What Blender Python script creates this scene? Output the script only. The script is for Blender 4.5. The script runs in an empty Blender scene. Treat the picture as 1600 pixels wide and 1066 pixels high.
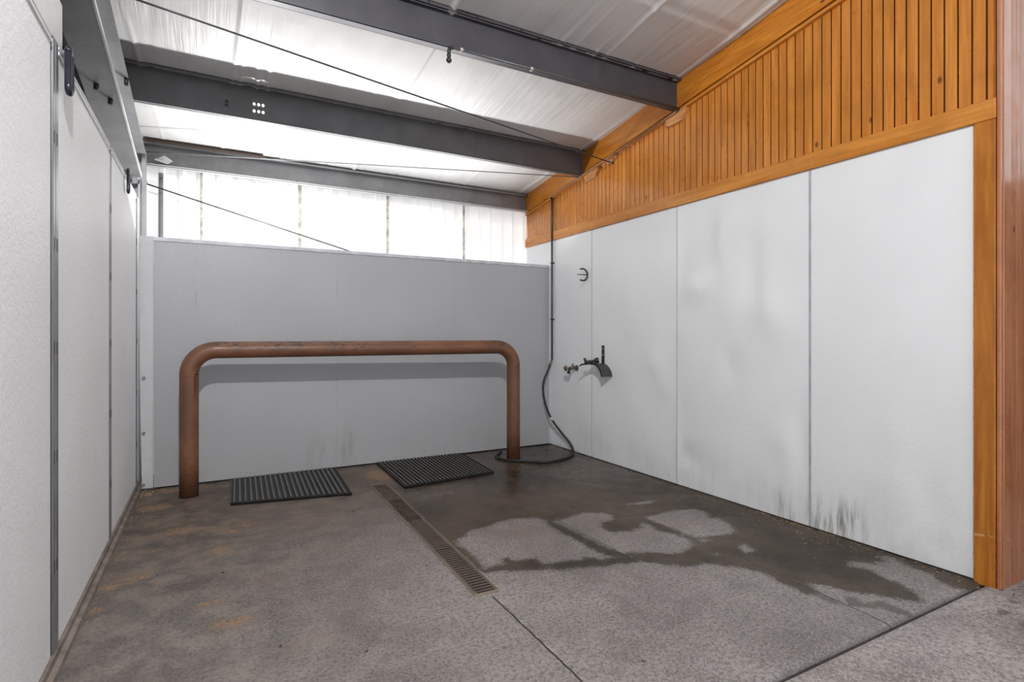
import bpy, math, random
import numpy as np
from mathutils import Vector, Matrix
random.seed(7); rng = np.random.default_rng(7)
C = bpy.context.scene.collection
# ------------------------------------------------------------------ room numbers (metres)
XR, XL = 3.474, -0.527           # side walls
YP, YO = 5.393, 5.95             # low partition, outer wall
YF = 1.30                        # front edge of the wash bay slab
HP, HT, ZT = 2.08, 2.406, 2.361  # partition top, left panel top, bottom of wood rail
SL = 0.153
def ceil_z(y): return 3.003 + SL*(5.9-y)

# ------------------------------------------------------------------ node helpers
class Mat:
    def __init__(s, name):
        s.m = bpy.data.materials.new(name); s.m.use_nodes = True
        s.nt = s.m.node_tree; s.b = s.nt.nodes['Principled BSDF']
    def n(s, t, ins=None, **props):
        x = s.nt.nodes.new('ShaderNode'+t)
        for k, v in props.items(): setattr(x, k, v)
        for k, v in (ins or {}).items(): s.put(x.inputs[k], v)
        return x
    def put(s, sock, v):
        if isinstance(v, bpy.types.NodeSocket): s.nt.links.new(v, sock)
        elif isinstance(v, bpy.types.Node): s.nt.links.new(v.outputs[0], sock)
        else:
            if sock.type == 'RGBA' and not hasattr(v, '__len__'): v = (v, v, v, 1)
            if sock.type == 'RGBA' and len(v) == 3: v = (*v, 1)
            sock.default_value = v
    def set(s, **k):
        for a, v in k.items(): s.put(s.b.inputs[a.replace('_', ' ')], v)
        return s
    def pos(s): return s.n('NewGeometry').outputs['Position']
    def scale(s, v, sc): return s.n('VectorMath', {0: v, 1: sc}, operation='MULTIPLY').outputs[0]
    def sep(s, v): return s.n('SeparateXYZ', {0: v}).outputs
    def comb(s, x, y, z): return s.n('CombineXYZ', {0: x, 1: y, 2: z}).outputs[0]
    def noise(s, v, sc, detail=4, rough=.55, dist=0):
        return s.n('TexNoise', {'Vector': v, 'Scale': sc, 'Detail': detail, 'Roughness': rough, 'Distortion': dist}).outputs['Fac']
    def math(s, op, a, b=0.0, c=0.0, clamp=False):
        return s.n('Math', {0: a, 1: b, 2: c}, operation=op, use_clamp=clamp).outputs[0]
    def ramp(s, v, a, b, lo=0.0, hi=1.0):
        return s.n('MapRange', {'Value': v, 'From Min': a, 'From Max': b, 'To Min': lo, 'To Max': hi}, interpolation_type='SMOOTHSTEP').outputs[0]
    def mix(s, f, a, b, mode='MIX'):
        x = s.n('Mix', data_type='RGBA', blend_type=mode)
        s.put(x.inputs[0], f); s.put(x.inputs[6], a); s.put(x.inputs[7], b)
        return x.outputs[2]
    def bump(s, h, strength=.3, dist=.01):
        return s.n('Bump', {'Height': h, 'Strength': strength, 'Distance': dist}).outputs[0]
    def attr(s, name): return s.n('Attribute', attribute_name=name).outputs['Fac']

def plain(name, col, rough=.5, metal=0.0, var=.12, bsc=60, bst=.08, spec=.5):
    m = Mat(name); p = m.pos()
    f = m.noise(p, 14, 5)
    c = m.mix(m.ramp(f, .3, .7), tuple(x*(1-var) for x in col), tuple(min(1, x*(1+var)) for x in col))
    m.set(Base_Color=c, Roughness=rough, Metallic=metal, Normal=m.bump(m.noise(p, bsc, 3), bst, .003))
    m.b.inputs['Specular IOR Level'].default_value = spec
    return m.m

def frp(name, col, stains, base_dirt=.5, rough=.42, emb=.25):
    """white embossed glassboard; stains = list of (x, y, radius, height, colour strength)"""
    m = Mat(name); p = m.pos(); x, y, z = m.sep(p)[0:3]
    c = m.mix(m.ramp(m.noise(p, 1.7, 4), .3, .75), tuple(a*.95 for a in col), col)
    streak = m.noise(m.scale(p, (9, 9, 1.6)), 2.2, 5, .65)
    for (sx, sy, r, h, k, sc) in stains:
        d = m.n('VectorMath', {0: m.comb(x, y, 0.0), 1: (sx, sy, 0)}, operation='DISTANCE').outputs['Value']
        f = m.math('MULTIPLY', m.ramp(d, r*.3, r, 1, 0), m.ramp(z, h*.25, h, 1, 0))
        st = m.noise(m.scale(p, (9, 9, 1.0)), sc, 5, .65)
        f = m.math('MULTIPLY', m.math('MULTIPLY', f, m.ramp(st, .46, .66)), k, clamp=True)
        c = m.mix(f, c, (.16, .155, .12))
    dirt = m.math('MULTIPLY', m.ramp(z, .0, .5, 1, 0), m.ramp(m.math('ADD', m.math('MULTIPLY', streak, .4), m.math('MULTIPLY', m.noise(p, 5, 5), .6)), .4, .7, 0, base_dirt))
    c = m.mix(dirt, c, (.36, .34, .29))
    spk = m.ramp(m.noise(p, 70, 2), .74, .8, 0, .5)
    c = m.mix(m.math('MULTIPLY', spk, m.ramp(z, .1, .9, 1, 0)), c, (.2, .18, .15))
    v = m.n('TexVoronoi', {'Vector': p, 'Scale': 42.0}, feature='SMOOTH_F1').outputs['Distance']
    h = m.math('ADD', m.math('MULTIPLY', v, .8), m.noise(p, 95, 2))
    m.set(Base_Color=c, Roughness=rough, Normal=m.bump(h, emb, .004))
    return m.m

def wood(name, axis, plank, light, dark, tint=1.0, rough=.3, coat=.25, groove=.078, spec=.4, start=0.0, flat=0, rng_=.22):
    """varnished knotty pine. axis: index of the grain direction; plank: (index, width) of board-to-board change or None"""
    m = Mat(name); p = m.pos(); xyz = m.sep(p)
    off = 0.0
    if plank:
        uu = m.math('DIVIDE', m.math('SUBTRACT', xyz[plank[0]], start), plank[1]); k = m.math('FLOOR', uu); fr = m.math('SUBTRACT', uu, k)
        off = m.n('TexWhiteNoise', {'W': k}, noise_dimensions='1D').outputs['Value']
    sc = [16, 16, 16]; sc[axis] = 1.1
    q = m.n('VectorMath', {0: m.scale(p, tuple(sc)), 1: m.comb(m.math('MULTIPLY', off, 37.0), m.math('MULTIPLY', off, 11.0), m.math('MULTIPLY', off, 23.0))}, operation='ADD').outputs[0]
    g = m.noise(q, 1.3, 6, .6, .6)
    rings = m.math('SINE', m.math('MULTIPLY', m.noise(q, .55, 2, .5, .4), 55.0))
    c = m.mix(m.ramp(g, .3, .72), dark, light)
    c = m.mix(m.ramp(rings, .2, 1, 0, rng_), c, tuple(a*.62 for a in dark))
    if plank: c = m.mix(m.math('MULTIPLY', off, .45), c, tuple(a*.72 for a in dark))
    blot = m.ramp(m.noise(p, 3.2, 3), .5, .72, 0, .35)
    c = m.mix(blot, c, tuple(a*.7 for a in dark))
    ks = [7.5, 7.5, 7.5]; ks[axis] = 4.2; ks[flat] = 0.0
    vk = m.n('TexVoronoi', {'Vector': m.n('VectorMath', {0: m.scale(p, tuple(ks)), 1: m.comb(0.0, 0.0, m.math('MULTIPLY', off, 9.0))}, operation='ADD').outputs[0], 'Scale': 1.0, 'Randomness': 1.0})
    kn = m.ramp(vk.outputs['Distance'], .045, .115, .8, 0)
    sel = m.ramp(m.sep(vk.outputs['Color'])[0], .38, .5)
    c = m.mix(m.math('MULTIPLY', kn, sel), c, (.055, .02, .008))
    if plank:
        ed = m.math('MINIMUM', fr, m.math('SUBTRACT', 1.0, fr))
        c = m.mix(m.ramp(ed, groove*.55, groove, .93, 0), c, (.05, .013, .004))
    if axis == 2 and not plank:
        wear = m.math('MULTIPLY', m.ramp(m.noise(p, 65, 3), .66, .72), m.ramp(xyz[2], .1, 1.1, 1, 0))
        c = m.mix(m.math('MULTIPLY', wear, .6), c, (.55, .35, .2))
        scr = m.ramp(m.math('ABSOLUTE', m.math('SUBTRACT', m.math('ADD', xyz[2], m.math('MULTIPLY', m.math('SUBTRACT', m.noise(p, 9, 2), .5), .06)), .245)), .004, .009, .6, 0)
        c = m.mix(m.math('MULTIPLY', scr, m.ramp(m.noise(p, 18, 2), .42, .5)), c, (.62, .38, .18))
    m.b.inputs['Specular IOR Level'].default_value = spec
    m.set(Base_Color=c, Roughness=m.ramp(m.noise(p, 8, 3), .3, .7, rough-.06, rough+.12), Normal=m.bump(g, .06, .004))
    m.b.inputs['Coat Weight'].default_value = coat; m.b.inputs['Coat Roughness'].default_value = .12
    return m.m

def steel(name, col, rough=.42, rust=.0, var=.12, metal=.25):
    m = Mat(name); p = m.pos()
    c = m.mix(m.ramp(m.noise(p, 5, 6), .3, .7), tuple(a*(1-var) for a in col), tuple(a*(1+var) for a in col))
    c = m.mix(m.ramp(m.noise(m.scale(p, (4, 30, 2)), 2, 4), .55, .75, 0, .18), c, tuple(min(1, a*1.8) for a in col))
    if rust: c = m.mix(m.ramp(m.noise(p, 9, 6, .7), .56, .7, 0, rust), c, (.16, .075, .035))
    m.set(Base_Color=c, Roughness=rough, Metallic=metal, Normal=m.bump(m.noise(p, 160, 2), .06, .002))
    return m.m

M = {}
WHITE = (.80, .815, .835)
M['frp_right'] = frp('white embossed panel', (.80, .82, .845), [(XR, 2.07, .24, .30, .85, 2.6), (XR, 2.42, .16, .26, .5, 2.2)], .22, .30, .22)
M['frp_left'] = frp('white embossed board', (.88, .89, .91), [], .12, .5, .32)
M['frp_back'] = frp('white panel greyed for shade', (.372, .380, .402), [(1.06, YP, .36, .62, .5, .8), (2.3, YP, .3, .3, .25, 1.5)], .4, .4, .14)  # white panel greyed in its colour to stand for shade
M['strip'] = plain('grey moulding', (.40, .41, .44), .4)
M['strip_back'] = plain('grey joint moulding', (.36, .37, .40), .45)
M['cap'] = plain('lilac grey cap', (.50, .51, .56), .4)
M['whitemetal'] = plain('white painted metal', (.72, .73, .74), .4, var=.04)
LIGHTW, DARKW = (.60, .27, .065), (.36, .125, .02)
M['plank'] = wood('varnished pine plank', 2, (1, .0617), (.70, .275, .048), (.49, .165, .022))
M['fascia'] = wood('varnished pine fascia', 1, None, (.62, .235, .026), (.43, .135, .010))
M['rail'] = wood('varnished pine rail', 1, None, (.64, .265, .05), (.46, .16, .02))
M['post'] = wood('varnished pine upright', 2, None, (.50, .19, .025), (.34, .105, .012))
M['redlit_plank'] = wood('varnished board with reflected red tint', 2, (0, .052), (.47, .20, .10), (.35, .13, .06), rough=.3, coat=.2, groove=.07, spec=.3, start=XR+.10, flat=1, rng_=.06)  # red of reflected light mixed into the board colour
M['redlit_post'] = wood('varnished corner with reflected red tint', 2, None, (.47, .20, .10), (.35, .13, .06), rough=.24, coat=.35, spec=.4, flat=1, rng_=.06)  # same reflected red put into the corner's colour
M['block'] = wood('pale pine block', 1, None, (.66, .34, .14), (.46, .2, .06))
M['purlin'] = steel('dark grey painted steel', (.14, .14, .148))
M['purlin1'] = steel('grey steel with painted shade', (.062, .060, .070))  # same beam steel, shade put into a darker colour
M['purlin3'] = steel('grey steel with painted light', (.29, .295, .305), rust=.12)  # same beam steel, light put into a paler colour
M['rafter'] = steel('grey rafter paint', (.31, .315, .325))
M['flange_edge'] = steel('bright flange edge', (.68, .69, .71))
M['galv'] = steel('galvanised channel', (.27, .28, .30), .34, metal=.6)
M['darkgap'] = plain('dark recess', (.015, .014, .014), .9, spec=.1)
M['black'] = plain('black iron', (.02, .02, .022), .4)
M['loop'] = plain('blue black iron', (.028, .03, .045), .28, .3)
M['rubber'] = plain('black rubber', (.014, .014, .014), .55)
M['pipe'] = plain('dark brown pipe paint', (.07, .04, .03), .45)
M['pipe_tan'] = plain('tan pipe paint', (.34, .17, .09), .4)
M['pipe_grey'] = plain('dark grey pipe', (.06, .06, .062), .4)
M['cable'] = plain('steel cable', (.05, .05, .055), .45, .4)
M['cable_grey'] = plain('worn steel cable', (.20, .20, .21), .4, .5)
M['brass'] = plain('dull brass', (.16, .13, .10), .4, .7)
M['grit'] = plain('rusty debris', (.13, .075, .045), .9)
M['paper'] = plain('paper', (.78, .78, .75), .8)
M['straw'] = plain('straw', (.30, .22, .12), .9)
M['grate'] = steel('rusty grate steel', (.125, .095, .08), .55, .5, metal=.4)
M['frame'] = steel('worn drain frame', (.24, .19, .145), .6, .7, metal=.1)
M['timber'] = plain('weathered brown board', (.065, .042, .032), .9)
M['batten'] = plain('rust streaked batten', (.55, .52, .46), .8, var=.4)
M['clamp'] = plain('pale clamp', (.5, .45, .42), .4, .5)

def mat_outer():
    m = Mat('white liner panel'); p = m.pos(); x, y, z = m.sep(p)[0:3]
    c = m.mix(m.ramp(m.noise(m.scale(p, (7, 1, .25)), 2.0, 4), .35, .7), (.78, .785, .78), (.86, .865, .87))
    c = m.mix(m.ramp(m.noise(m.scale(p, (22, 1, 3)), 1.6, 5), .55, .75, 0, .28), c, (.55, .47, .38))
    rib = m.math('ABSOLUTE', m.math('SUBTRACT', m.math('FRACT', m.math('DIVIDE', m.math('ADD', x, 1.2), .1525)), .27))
    c = m.mix(m.ramp(rib, .08, .22, .3, 0), c, (.5, .5, .5))  # grey stripe on each rib, shading put into the colour
    # emission added to stand in for daylight through the translucent sheet
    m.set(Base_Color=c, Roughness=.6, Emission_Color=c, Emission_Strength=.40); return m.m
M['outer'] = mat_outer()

def mat_ceiling():
    m = Mat('white vinyl roof liner'); p = m.pos()
    fine = m.noise(m.scale(p, (18, .55, .55)), 1.5, 5, .6)
    mask = m.ramp(m.noise(m.scale(p, (1.2, .8, .8)), 1.4, 3), .45, .7)
    h = m.math('MULTIPLY', fine, m.math('ADD', mask, .12))
    c = m.mix(m.ramp(m.noise(m.scale(p, (2, .6, .6)), 1.6, 5), .3, .7), (.63, .63, .625), (.71, .71, .71))
    c = m.mix(m.ramp(m.noise(p, 38, 2), .76, .8, 0, .6), c, (.35, .33, .3))
    m.set(Base_Color=c, Roughness=.5, Normal=m.bump(h, .55, .02)); return m.m
M['ceiling'] = mat_ceiling()

def mat_rust_rail():
    m = Mat('brown painted steel pipe'); p = m.pos(); x, y, z = m.sep(p)[0:3]
    n1 = m.noise(p, 11, 6, .65)
    c = m.mix(m.ramp(m.noise(p, 4, 4), .3, .7), (.120, .050, .027), (.185, .076, .038))
    c = m.mix(m.ramp(m.noise(p, 26, 4), .5, .66, 0, .35), c, (.10, .045, .03))
    top = m.ramp(z, 1.085, 1.2)
    chip = m.math('MULTIPLY', m.ramp(m.noise(m.scale(p, (1, 2.5, 2.5)), 22, 5, .6), .52, .56), m.ramp(m.noise(p, 2.6, 2), .46, .56))
    c = m.mix(m.math('MULTIPLY', chip, top), c, (.03, .025, .024))
    low = m.math('MULTIPLY', m.ramp(z, .02, .55, 1, 0), m.ramp(m.noise(p, 60, 3), .56, .64))
    c = m.mix(m.math('MULTIPLY', low, .7), c, (.035, .022, .018))
    m.set(Base_Color=c, Roughness=m.ramp(n1, .3, .7, .36, .55), Normal=m.bump(m.noise(p, 45, 4), .1, .004)); return m.m
M['hitch'] = mat_rust_rail()

def mat_mat():
    m = Mat('ribbed rubber mat'); p = m.pos()
    c = m.mix(m.ramp(m.noise(p, 7, 5), .35, .7), (.02, .019, .018), (.055, .05, .045))
    c = m.mix(m.ramp(m.noise(p, 55, 3), .62, .72, 0, .5), c, (.14, .12, .1))
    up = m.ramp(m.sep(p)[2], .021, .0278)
    c = m.mix(up, (.006, .006, .006), m.mix(.6, c, (.125, .118, .108)))  # groove bottoms coloured near black to deepen the shade between ribs
    m.set(Base_Color=c, Roughness=.55); return m.m
M['mat'] = mat_mat()

def mat_floor(aisle=False):
    m = Mat('aisle concrete' if aisle else 'wash bay concrete'); p = m.pos(); x, y, z = m.sep(p)[0:3]
    big = m.noise(p, 1.3, 6, .62); mid = m.noise(p, 6, 6, .68); fine = m.noise(p, 55, 5, .7)
    k_ = 1.22 if aisle else .9
    T = lambda *q: tuple(a*k_ for a in q)
    c = m.mix(m.ramp(big, .34, .66), T(.150, .131, .127), T(.290, .262, .256))
    c = m.mix(m.ramp(mid, .38, .72, 0, .5), c, T(.345, .315, .305))
    c = m.mix(m.ramp(fine, .44, .62, 0, .7), c, T(.07, .06, .057))
    c = m.mix(m.ramp(m.noise(p, 13, 7, .78), .5, .68, 0, .5), c, T(.085, .073, .068))
    c = m.mix(m.ramp(m.noise(p, 120, 3, .7), .52, .64, 0, .6), c, T(.43, .40, .39))
    c = m.mix(m.ramp(m.noise(p, 140, 2), .58, .7, 0, .5), c, (.36, .335, .32))
    rough = .62
    if not aisle:
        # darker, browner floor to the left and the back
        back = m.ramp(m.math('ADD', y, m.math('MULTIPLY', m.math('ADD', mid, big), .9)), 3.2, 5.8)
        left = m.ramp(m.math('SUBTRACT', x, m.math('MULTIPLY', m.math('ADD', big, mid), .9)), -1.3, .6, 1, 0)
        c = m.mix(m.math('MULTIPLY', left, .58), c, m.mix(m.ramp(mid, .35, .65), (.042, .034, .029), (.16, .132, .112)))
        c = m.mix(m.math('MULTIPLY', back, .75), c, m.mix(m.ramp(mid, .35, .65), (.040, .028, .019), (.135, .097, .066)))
        c = m.mix(m.ramp(m.noise(m.scale(p, (.8, 1.8, 1)), 2.6, 6, .7), .55, .72, 0, .5), c, (.21, .175, .152))
        sand = m.attr('sand')
        sm = m.ramp(m.math('ADD', sand, m.math('MULTIPLY', m.math('SUBTRACT', m.noise(m.scale(p, (1, 2, 1)), 12, 6, .7), .5), 2.4)), .2, 1.0)
        c = m.mix(m.math('MULTIPLY', sm, .75), c, m.mix(m.ramp(fine, .4, .6), (.15, .085, .05), (.30, .195, .12)))
        damp = m.attr('damp')
        dn = m.math('ADD', damp, m.math('MULTIPLY', m.math('SUBTRACT', m.noise(p, 16, 5), .5), .1))
        c = m.mix(m.ramp(dn, -.01, .02, 0, .55), c, (.04, .034, .03))
        wet = m.attr('wet')
        wn = m.math('ADD', m.math('ADD', wet, m.math('MULTIPLY', m.math('SUBTRACT', m.noise(p, 14, 6, .72), .5), .13)),
                    m.math('MULTIPLY', m.math('SUBTRACT', m.noise(p, 70, 4, .75), .5), .15))
        w = m.ramp(wn, -.006, .009)
        rim = m.math('MULTIPLY', m.ramp(wn, -.03, .0), m.ramp(wn, .0, .05, 1, 0))
        wc = m.mix(m.ramp(big, .35, .65), (.028, .020, .0135), (.078, .056, .039))
        wc = m.mix(m.ramp(mid, .5, .7, 0, .6), wc, (.085, .064, .047))
        wc = m.mix(m.ramp(fine, .56, .7, 0, .4), wc, (.11, .087, .068))
        c = m.mix(w, c, wc); c = m.mix(m.math('MULTIPLY', rim, .45), c, (.045, .038, .032))
        spot = m.ramp(m.noise(p, 210, 1), .73, .77, 0, .7)
        c = m.mix(m.math('MULTIPLY', spot, m.ramp(x, 1.6, 3.4)), c, (.4, .36, .28))
        # saw-cut joints: (x0,y0,x1,y1,width)
        for (x0, y0, x1, y1, wd, st) in ((1.203, 2.40, 1.192, 1.30, .006, .95), (2.085, 3.2, 2.10, 2.42, .007, .45), (2.66, 2.12, 2.612, 1.30, .006, .8)):
            L = math.hypot(x1-x0, y1-y0); tx, ty = (x1-x0)/L, (y1-y0)/L
            dx, dy = m.math('SUBTRACT', x, x0), m.math('SUBTRACT', y, y0)
            s = m.math('ADD', m.math('MULTIPLY', dx, tx), m.math('MULTIPLY', dy, ty))
            d = m.math('SUBTRACT', m.math('MULTIPLY', dx, ty), m.math('MULTIPLY', dy, tx))
            d = m.math('ADD', d, m.math('MULTIPLY', m.math('SUBTRACT', m.noise(p, 14, 5), .5), .016))
            ins = m.math('MULTIPLY', m.ramp(s, 0, .02), m.ramp(s, L-.01, L+.01, 1, 0))
            ln = m.math('MULTIPLY', m.math('MULTIPLY', m.ramp(m.math('ABSOLUTE', d), wd*.35, wd, 1, 0), ins), st)
            ed = m.math('MULTIPLY', m.math('MULTIPLY', m.ramp(m.math('ABSOLUTE', m.math('ADD', d, wd*1.6)), wd*.3, wd, 1, 0), ins), m.math('MULTIPLY', m.ramp(mid, .5, .62), .3))
            c = m.mix(ed, c, (.55, .52, .49)); c = m.mix(ln, c, (.012, .01, .009))
        lip = m.ramp(m.math('ADD', y, m.math('MULTIPLY', fine, .02)), 1.322, 1.338, 1, 0)
        c = m.mix(m.math('MULTIPLY', lip, .55), c, (.09, .08, .074))
        rough = m.mix(w, m.ramp(mid, .3, .7, .5, .7), m.mix(m.ramp(y, 3.2, 4.2), m.ramp(mid, .3, .7, .42, .62), m.ramp(mid, .3, .7, .2, .4)))
        m.put(m.b.inputs['Specular IOR Level'], m.mix(w, .3, .34))
    else:
        for (sx, sy, rx, ry) in ((3.18, 1.13, .05, .02), (3.21, 1.02, .10, .035), (3.10, .97, .09, .025), (3.42, .93, .05, .03), (3.36, 1.15, .03, .015)):
            q = m.n('VectorMath', {0: m.n('VectorMath', {0: p, 1: (sx, sy, 0)}, operation='SUBTRACT').outputs[0], 1: (1/rx, 1/ry, 0)}, operation='MULTIPLY').outputs[0]
            d = m.n('VectorMath', {0: q}, operation='LENGTH').outputs['Value']
            d = m.math('ADD', d, m.math('MULTIPLY', m.math('SUBTRACT', m.noise(p, 14, 5), .5), 2.2))
            c = m.mix(m.ramp(d, .6, 1.2, .7, 0), c, (.075, .065, .06))
    m.set(Base_Color=c, Roughness=rough, Normal=m.bump(m.math('ADD', fine, m.noise(p, 140, 2)), .16 if aisle else .13, .004))
    return m.m
M['floor'] = mat_floor(); M['aisle'] = mat_floor(True)

# ------------------------------------------------------------------ mesh helpers
class MB:
    def __init__(s): s.v, s.f, s.sm = [], [], []
    def add(s, vs, fs, smooth=False):
        o = len(s.v); s.v += [tuple(v) for v in vs]
        s.f += [tuple(i+o for i in f) for f in fs]; s.sm += [smooth]*len(fs); return s
    def box(s, a, b, bev=0.0):
        (x0, y0, z0), (x1, y1, z1) = a, b
        x0, x1 = min(x0, x1), max(x0, x1); y0, y1 = min(y0, y1), max(y0, y1); z0, z1 = min(z0, z1), max(z0, z1)
        if bev <= 0:
            return s.add([(x0,y0,z0),(x1,y0,z0),(x1,y1,z0),(x0,y1,z0),(x0,y0,z1),(x1,y0,z1),(x1,y1,z1),(x0,y1,z1)],
                         [(0,3,2,1),(4,5,6,7),(0,1,5,4),(1,2,6,5),(2,3,7,6),(3,0,4,7)])
        b_ = min(bev, (x1-x0)*.45, (y1-y0)*.45, (z1-z0)*.45)
        vs = []
        for X, sx in ((x0,1),(x1,-1)):
            for Y, sy in ((y0,1),(y1,-1)):
                for Z, sz in ((z0,1),(z1,-1)):
                    vs += [(X, Y+sy*b_, Z+sz*b_), (X+sx*b_, Y, Z+sz*b_), (X+sx*b_, Y+sy*b_, Z)]
        i = lambda x, y, z, k: (x*4+y*2+z)*3+k
        fs = []
        for x in (0,1): fs.append((i(x,0,0,0), i(x,1,0,0), i(x,1,1,0), i(x,0,1,0)))
        for y in (0,1): fs.append((i(0,y,0,1), i(1,y,0,1), i(1,y,1,1), i(0,y,1,1)))
        for z in (0,1): fs.append((i(0,0,z,2), i(1,0,z,2), i(1,1,z,2), i(0,1,z,2)))
        for a_ in (0,1):
            for b2 in (0,1):
                fs.append((i(a_,b2,0,0), i(a_,b2,1,0), i(a_,b2,1,1), i(a_,b2,0,1)))
                fs.append((i(a_,0,b2,0), i(a_,1,b2,0), i(a_,1,b2,2), i(a_,0,b2,2)))
                fs.append((i(0,a_,b2,1), i(1,a_,b2,1), i(1,a_,b2,2), i(0,a_,b2,2)))
                for z in (0,1): fs.append((i(a_,b2,z,0), i(a_,b2,z,1), i(a_,b2,z,2)))
        # dedupe corner triangles generated once per (a_,b2,z)
        return s.add(vs, list(dict.fromkeys(fs)))
    def tube(s, pts, r, n=12, caps=True):
        pts = [Vector(p) for p in pts]
        rs = r if hasattr(r, '__len__') else [r]*len(pts)
        t = (pts[1]-pts[0]).normalized()
        u = t.orthogonal().normalized(); rings = []
        for k, p in enumerate(pts):
            if k == 0: d = t
            elif k == len(pts)-1: d = (pts[k]-pts[k-1]).normalized()
            else: d = ((pts[k+1]-pts[k]).normalized()+(pts[k]-pts[k-1]).normalized()).normalized()
            u = (u-d*u.dot(d)).normalized(); w = d.cross(u)
            rings.append([p+(u*math.cos(2*math.pi*j/n)+w*math.sin(2*math.pi*j/n))*rs[k] for j in range(n)])
        o = len(s.v); s.v += [tuple(q) for R_ in rings for q in R_]
        for k in range(len(pts)-1):
            for j in range(n):
                s.f.append((o+k*n+j, o+k*n+(j+1)%n, o+(k+1)*n+(j+1)%n, o+(k+1)*n+j)); s.sm.append(True)
        if caps:
            s.f.append(tuple(o+j for j in reversed(range(n)))); s.sm.append(False)
            s.f.append(tuple(o+(len(pts)-1)*n+j for j in range(n))); s.sm.append(False)
        return s
    def prism(s, poly, axis, a, b):
        """poly in the two other axes, in x-y-z order"""
        def P(p, t):
            q = list(p); q.insert(axis, t); return tuple(q)
        n = len(poly)
        return s.add([P(p, a) for p in poly]+[P(p, b) for p in poly],
                     [tuple(range(n)), tuple(reversed(range(n, 2*n)))]+[(k, (k+1)%n, n+(k+1)%n, n+k) for k in range(n)])
    def build(s, name, mat, parent=None):
        me = bpy.data.meshes.new(name)
        o = np.array(parent_origin(parent)); me.from_pydata([tuple(np.array(v)-o) for v in s.v], [], s.f)
        me.polygons.foreach_set('use_smooth', s.sm); me.materials.append(mat)
        import bmesh
        bm = bmesh.new(); bm.from_mesh(me); bmesh.ops.recalc_face_normals(bm, faces=bm.faces); bm.to_mesh(me); bm.free()
        ob = bpy.data.objects.new(name, me); C.objects.link(ob); ob.parent = parent
        return ob
def parent_origin(p):
    o = Vector((0, 0, 0))
    while p is not None: o += p.location; p = p.parent
    return o
def tag(o, label, cat, group=None, kind=None):
    o['label'] = label; o['category'] = cat
    if group: o['group'] = group
    if kind: o['kind'] = kind
    return o
def thing(name, label, cat, loc, group=None, kind=None):
    o = bpy.data.objects.new(name, None); C.objects.link(o); o.location = loc; o.empty_display_size = .05
    return tag(o, label, cat, group, kind)
def copy_part(o, parent, loc=None):
    c = o.copy(); C.objects.link(c); c.parent = parent
    if loc is not None: c.location = loc
    return c
def grid(x, y, fn):
    """grid of points fn(a,b) -> xyz for a in x, b in y"""
    vs = [fn(a, b) for a in x for b in y]; n = len(y)
    fs = [(i*n+j, i*n+j+1, (i+1)*n+j+1, (i+1)*n+j) for i in range(len(x)-1) for j in range(n-1)]
    return vs, fs
def arc(c, r, a0, a1, n, u, w):
    c, u, w = Vector(c), Vector(u), Vector(w)
    return [c+(u*math.cos(a)+w*math.sin(a))*r for a in [a0+(a1-a0)*k/n for k in range(n+1)]]
def smooth_path(pts, k=8):
    pts = [Vector(p) for p in pts]; out = []
    P_ = [pts[0]*2-pts[1]]+pts+[pts[-1]*2-pts[-2]]
    for i in range(1, len(P_)-2):
        a, b, c, d = P_[i-1:i+3]
        for j in range(k):
            t = j/k
            out.append(.5*((2*b)+(c-a)*t+(2*a-5*b+4*c-d)*t*t+(-a+3*b-3*c+d)*t**3))
    return out+[pts[-1]]

# ------------------------------------------------------------------ FLOOR
WET = [[1.23, 3.267], [1.255, 3.148], [1.267, 2.952], [1.276, 2.757], [1.289, 2.662], [1.386, 2.626], [1.511, 2.557], [1.701, 2.47], [1.857, 2.42], [1.97, 2.394], [2.073, 2.374], [2.167, 2.322], [2.215, 2.241], [2.319, 2.184], [2.425, 2.162], [2.481, 2.095], [2.536, 2.029], [2.597, 1.926], [2.575, 1.84], [2.576, 1.746], [2.566, 1.664], [2.62, 1.664], [2.684, 1.749], [2.741, 1.671], [2.781, 1.575], [2.858, 1.504], [2.89, 1.444], [2.985, 1.365], [3.078, 1.471], [3.081, 1.562], [3.116, 1.676], [3.077, 1.768], [3.154, 1.799], [3.231, 1.712], [3.314, 1.712], [3.392, 1.745], [3.423, 1.697], [3.355, 1.58], [3.37, 1.495], [3.305, 1.423], [3.275, 1.369], [3.326, 1.299], [3.343, 1.266], [3.55, 1.28], [3.6, 5.5], [1.45, 5.5], [1.431, 4.352], [1.324, 4.61]]
import json
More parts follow.
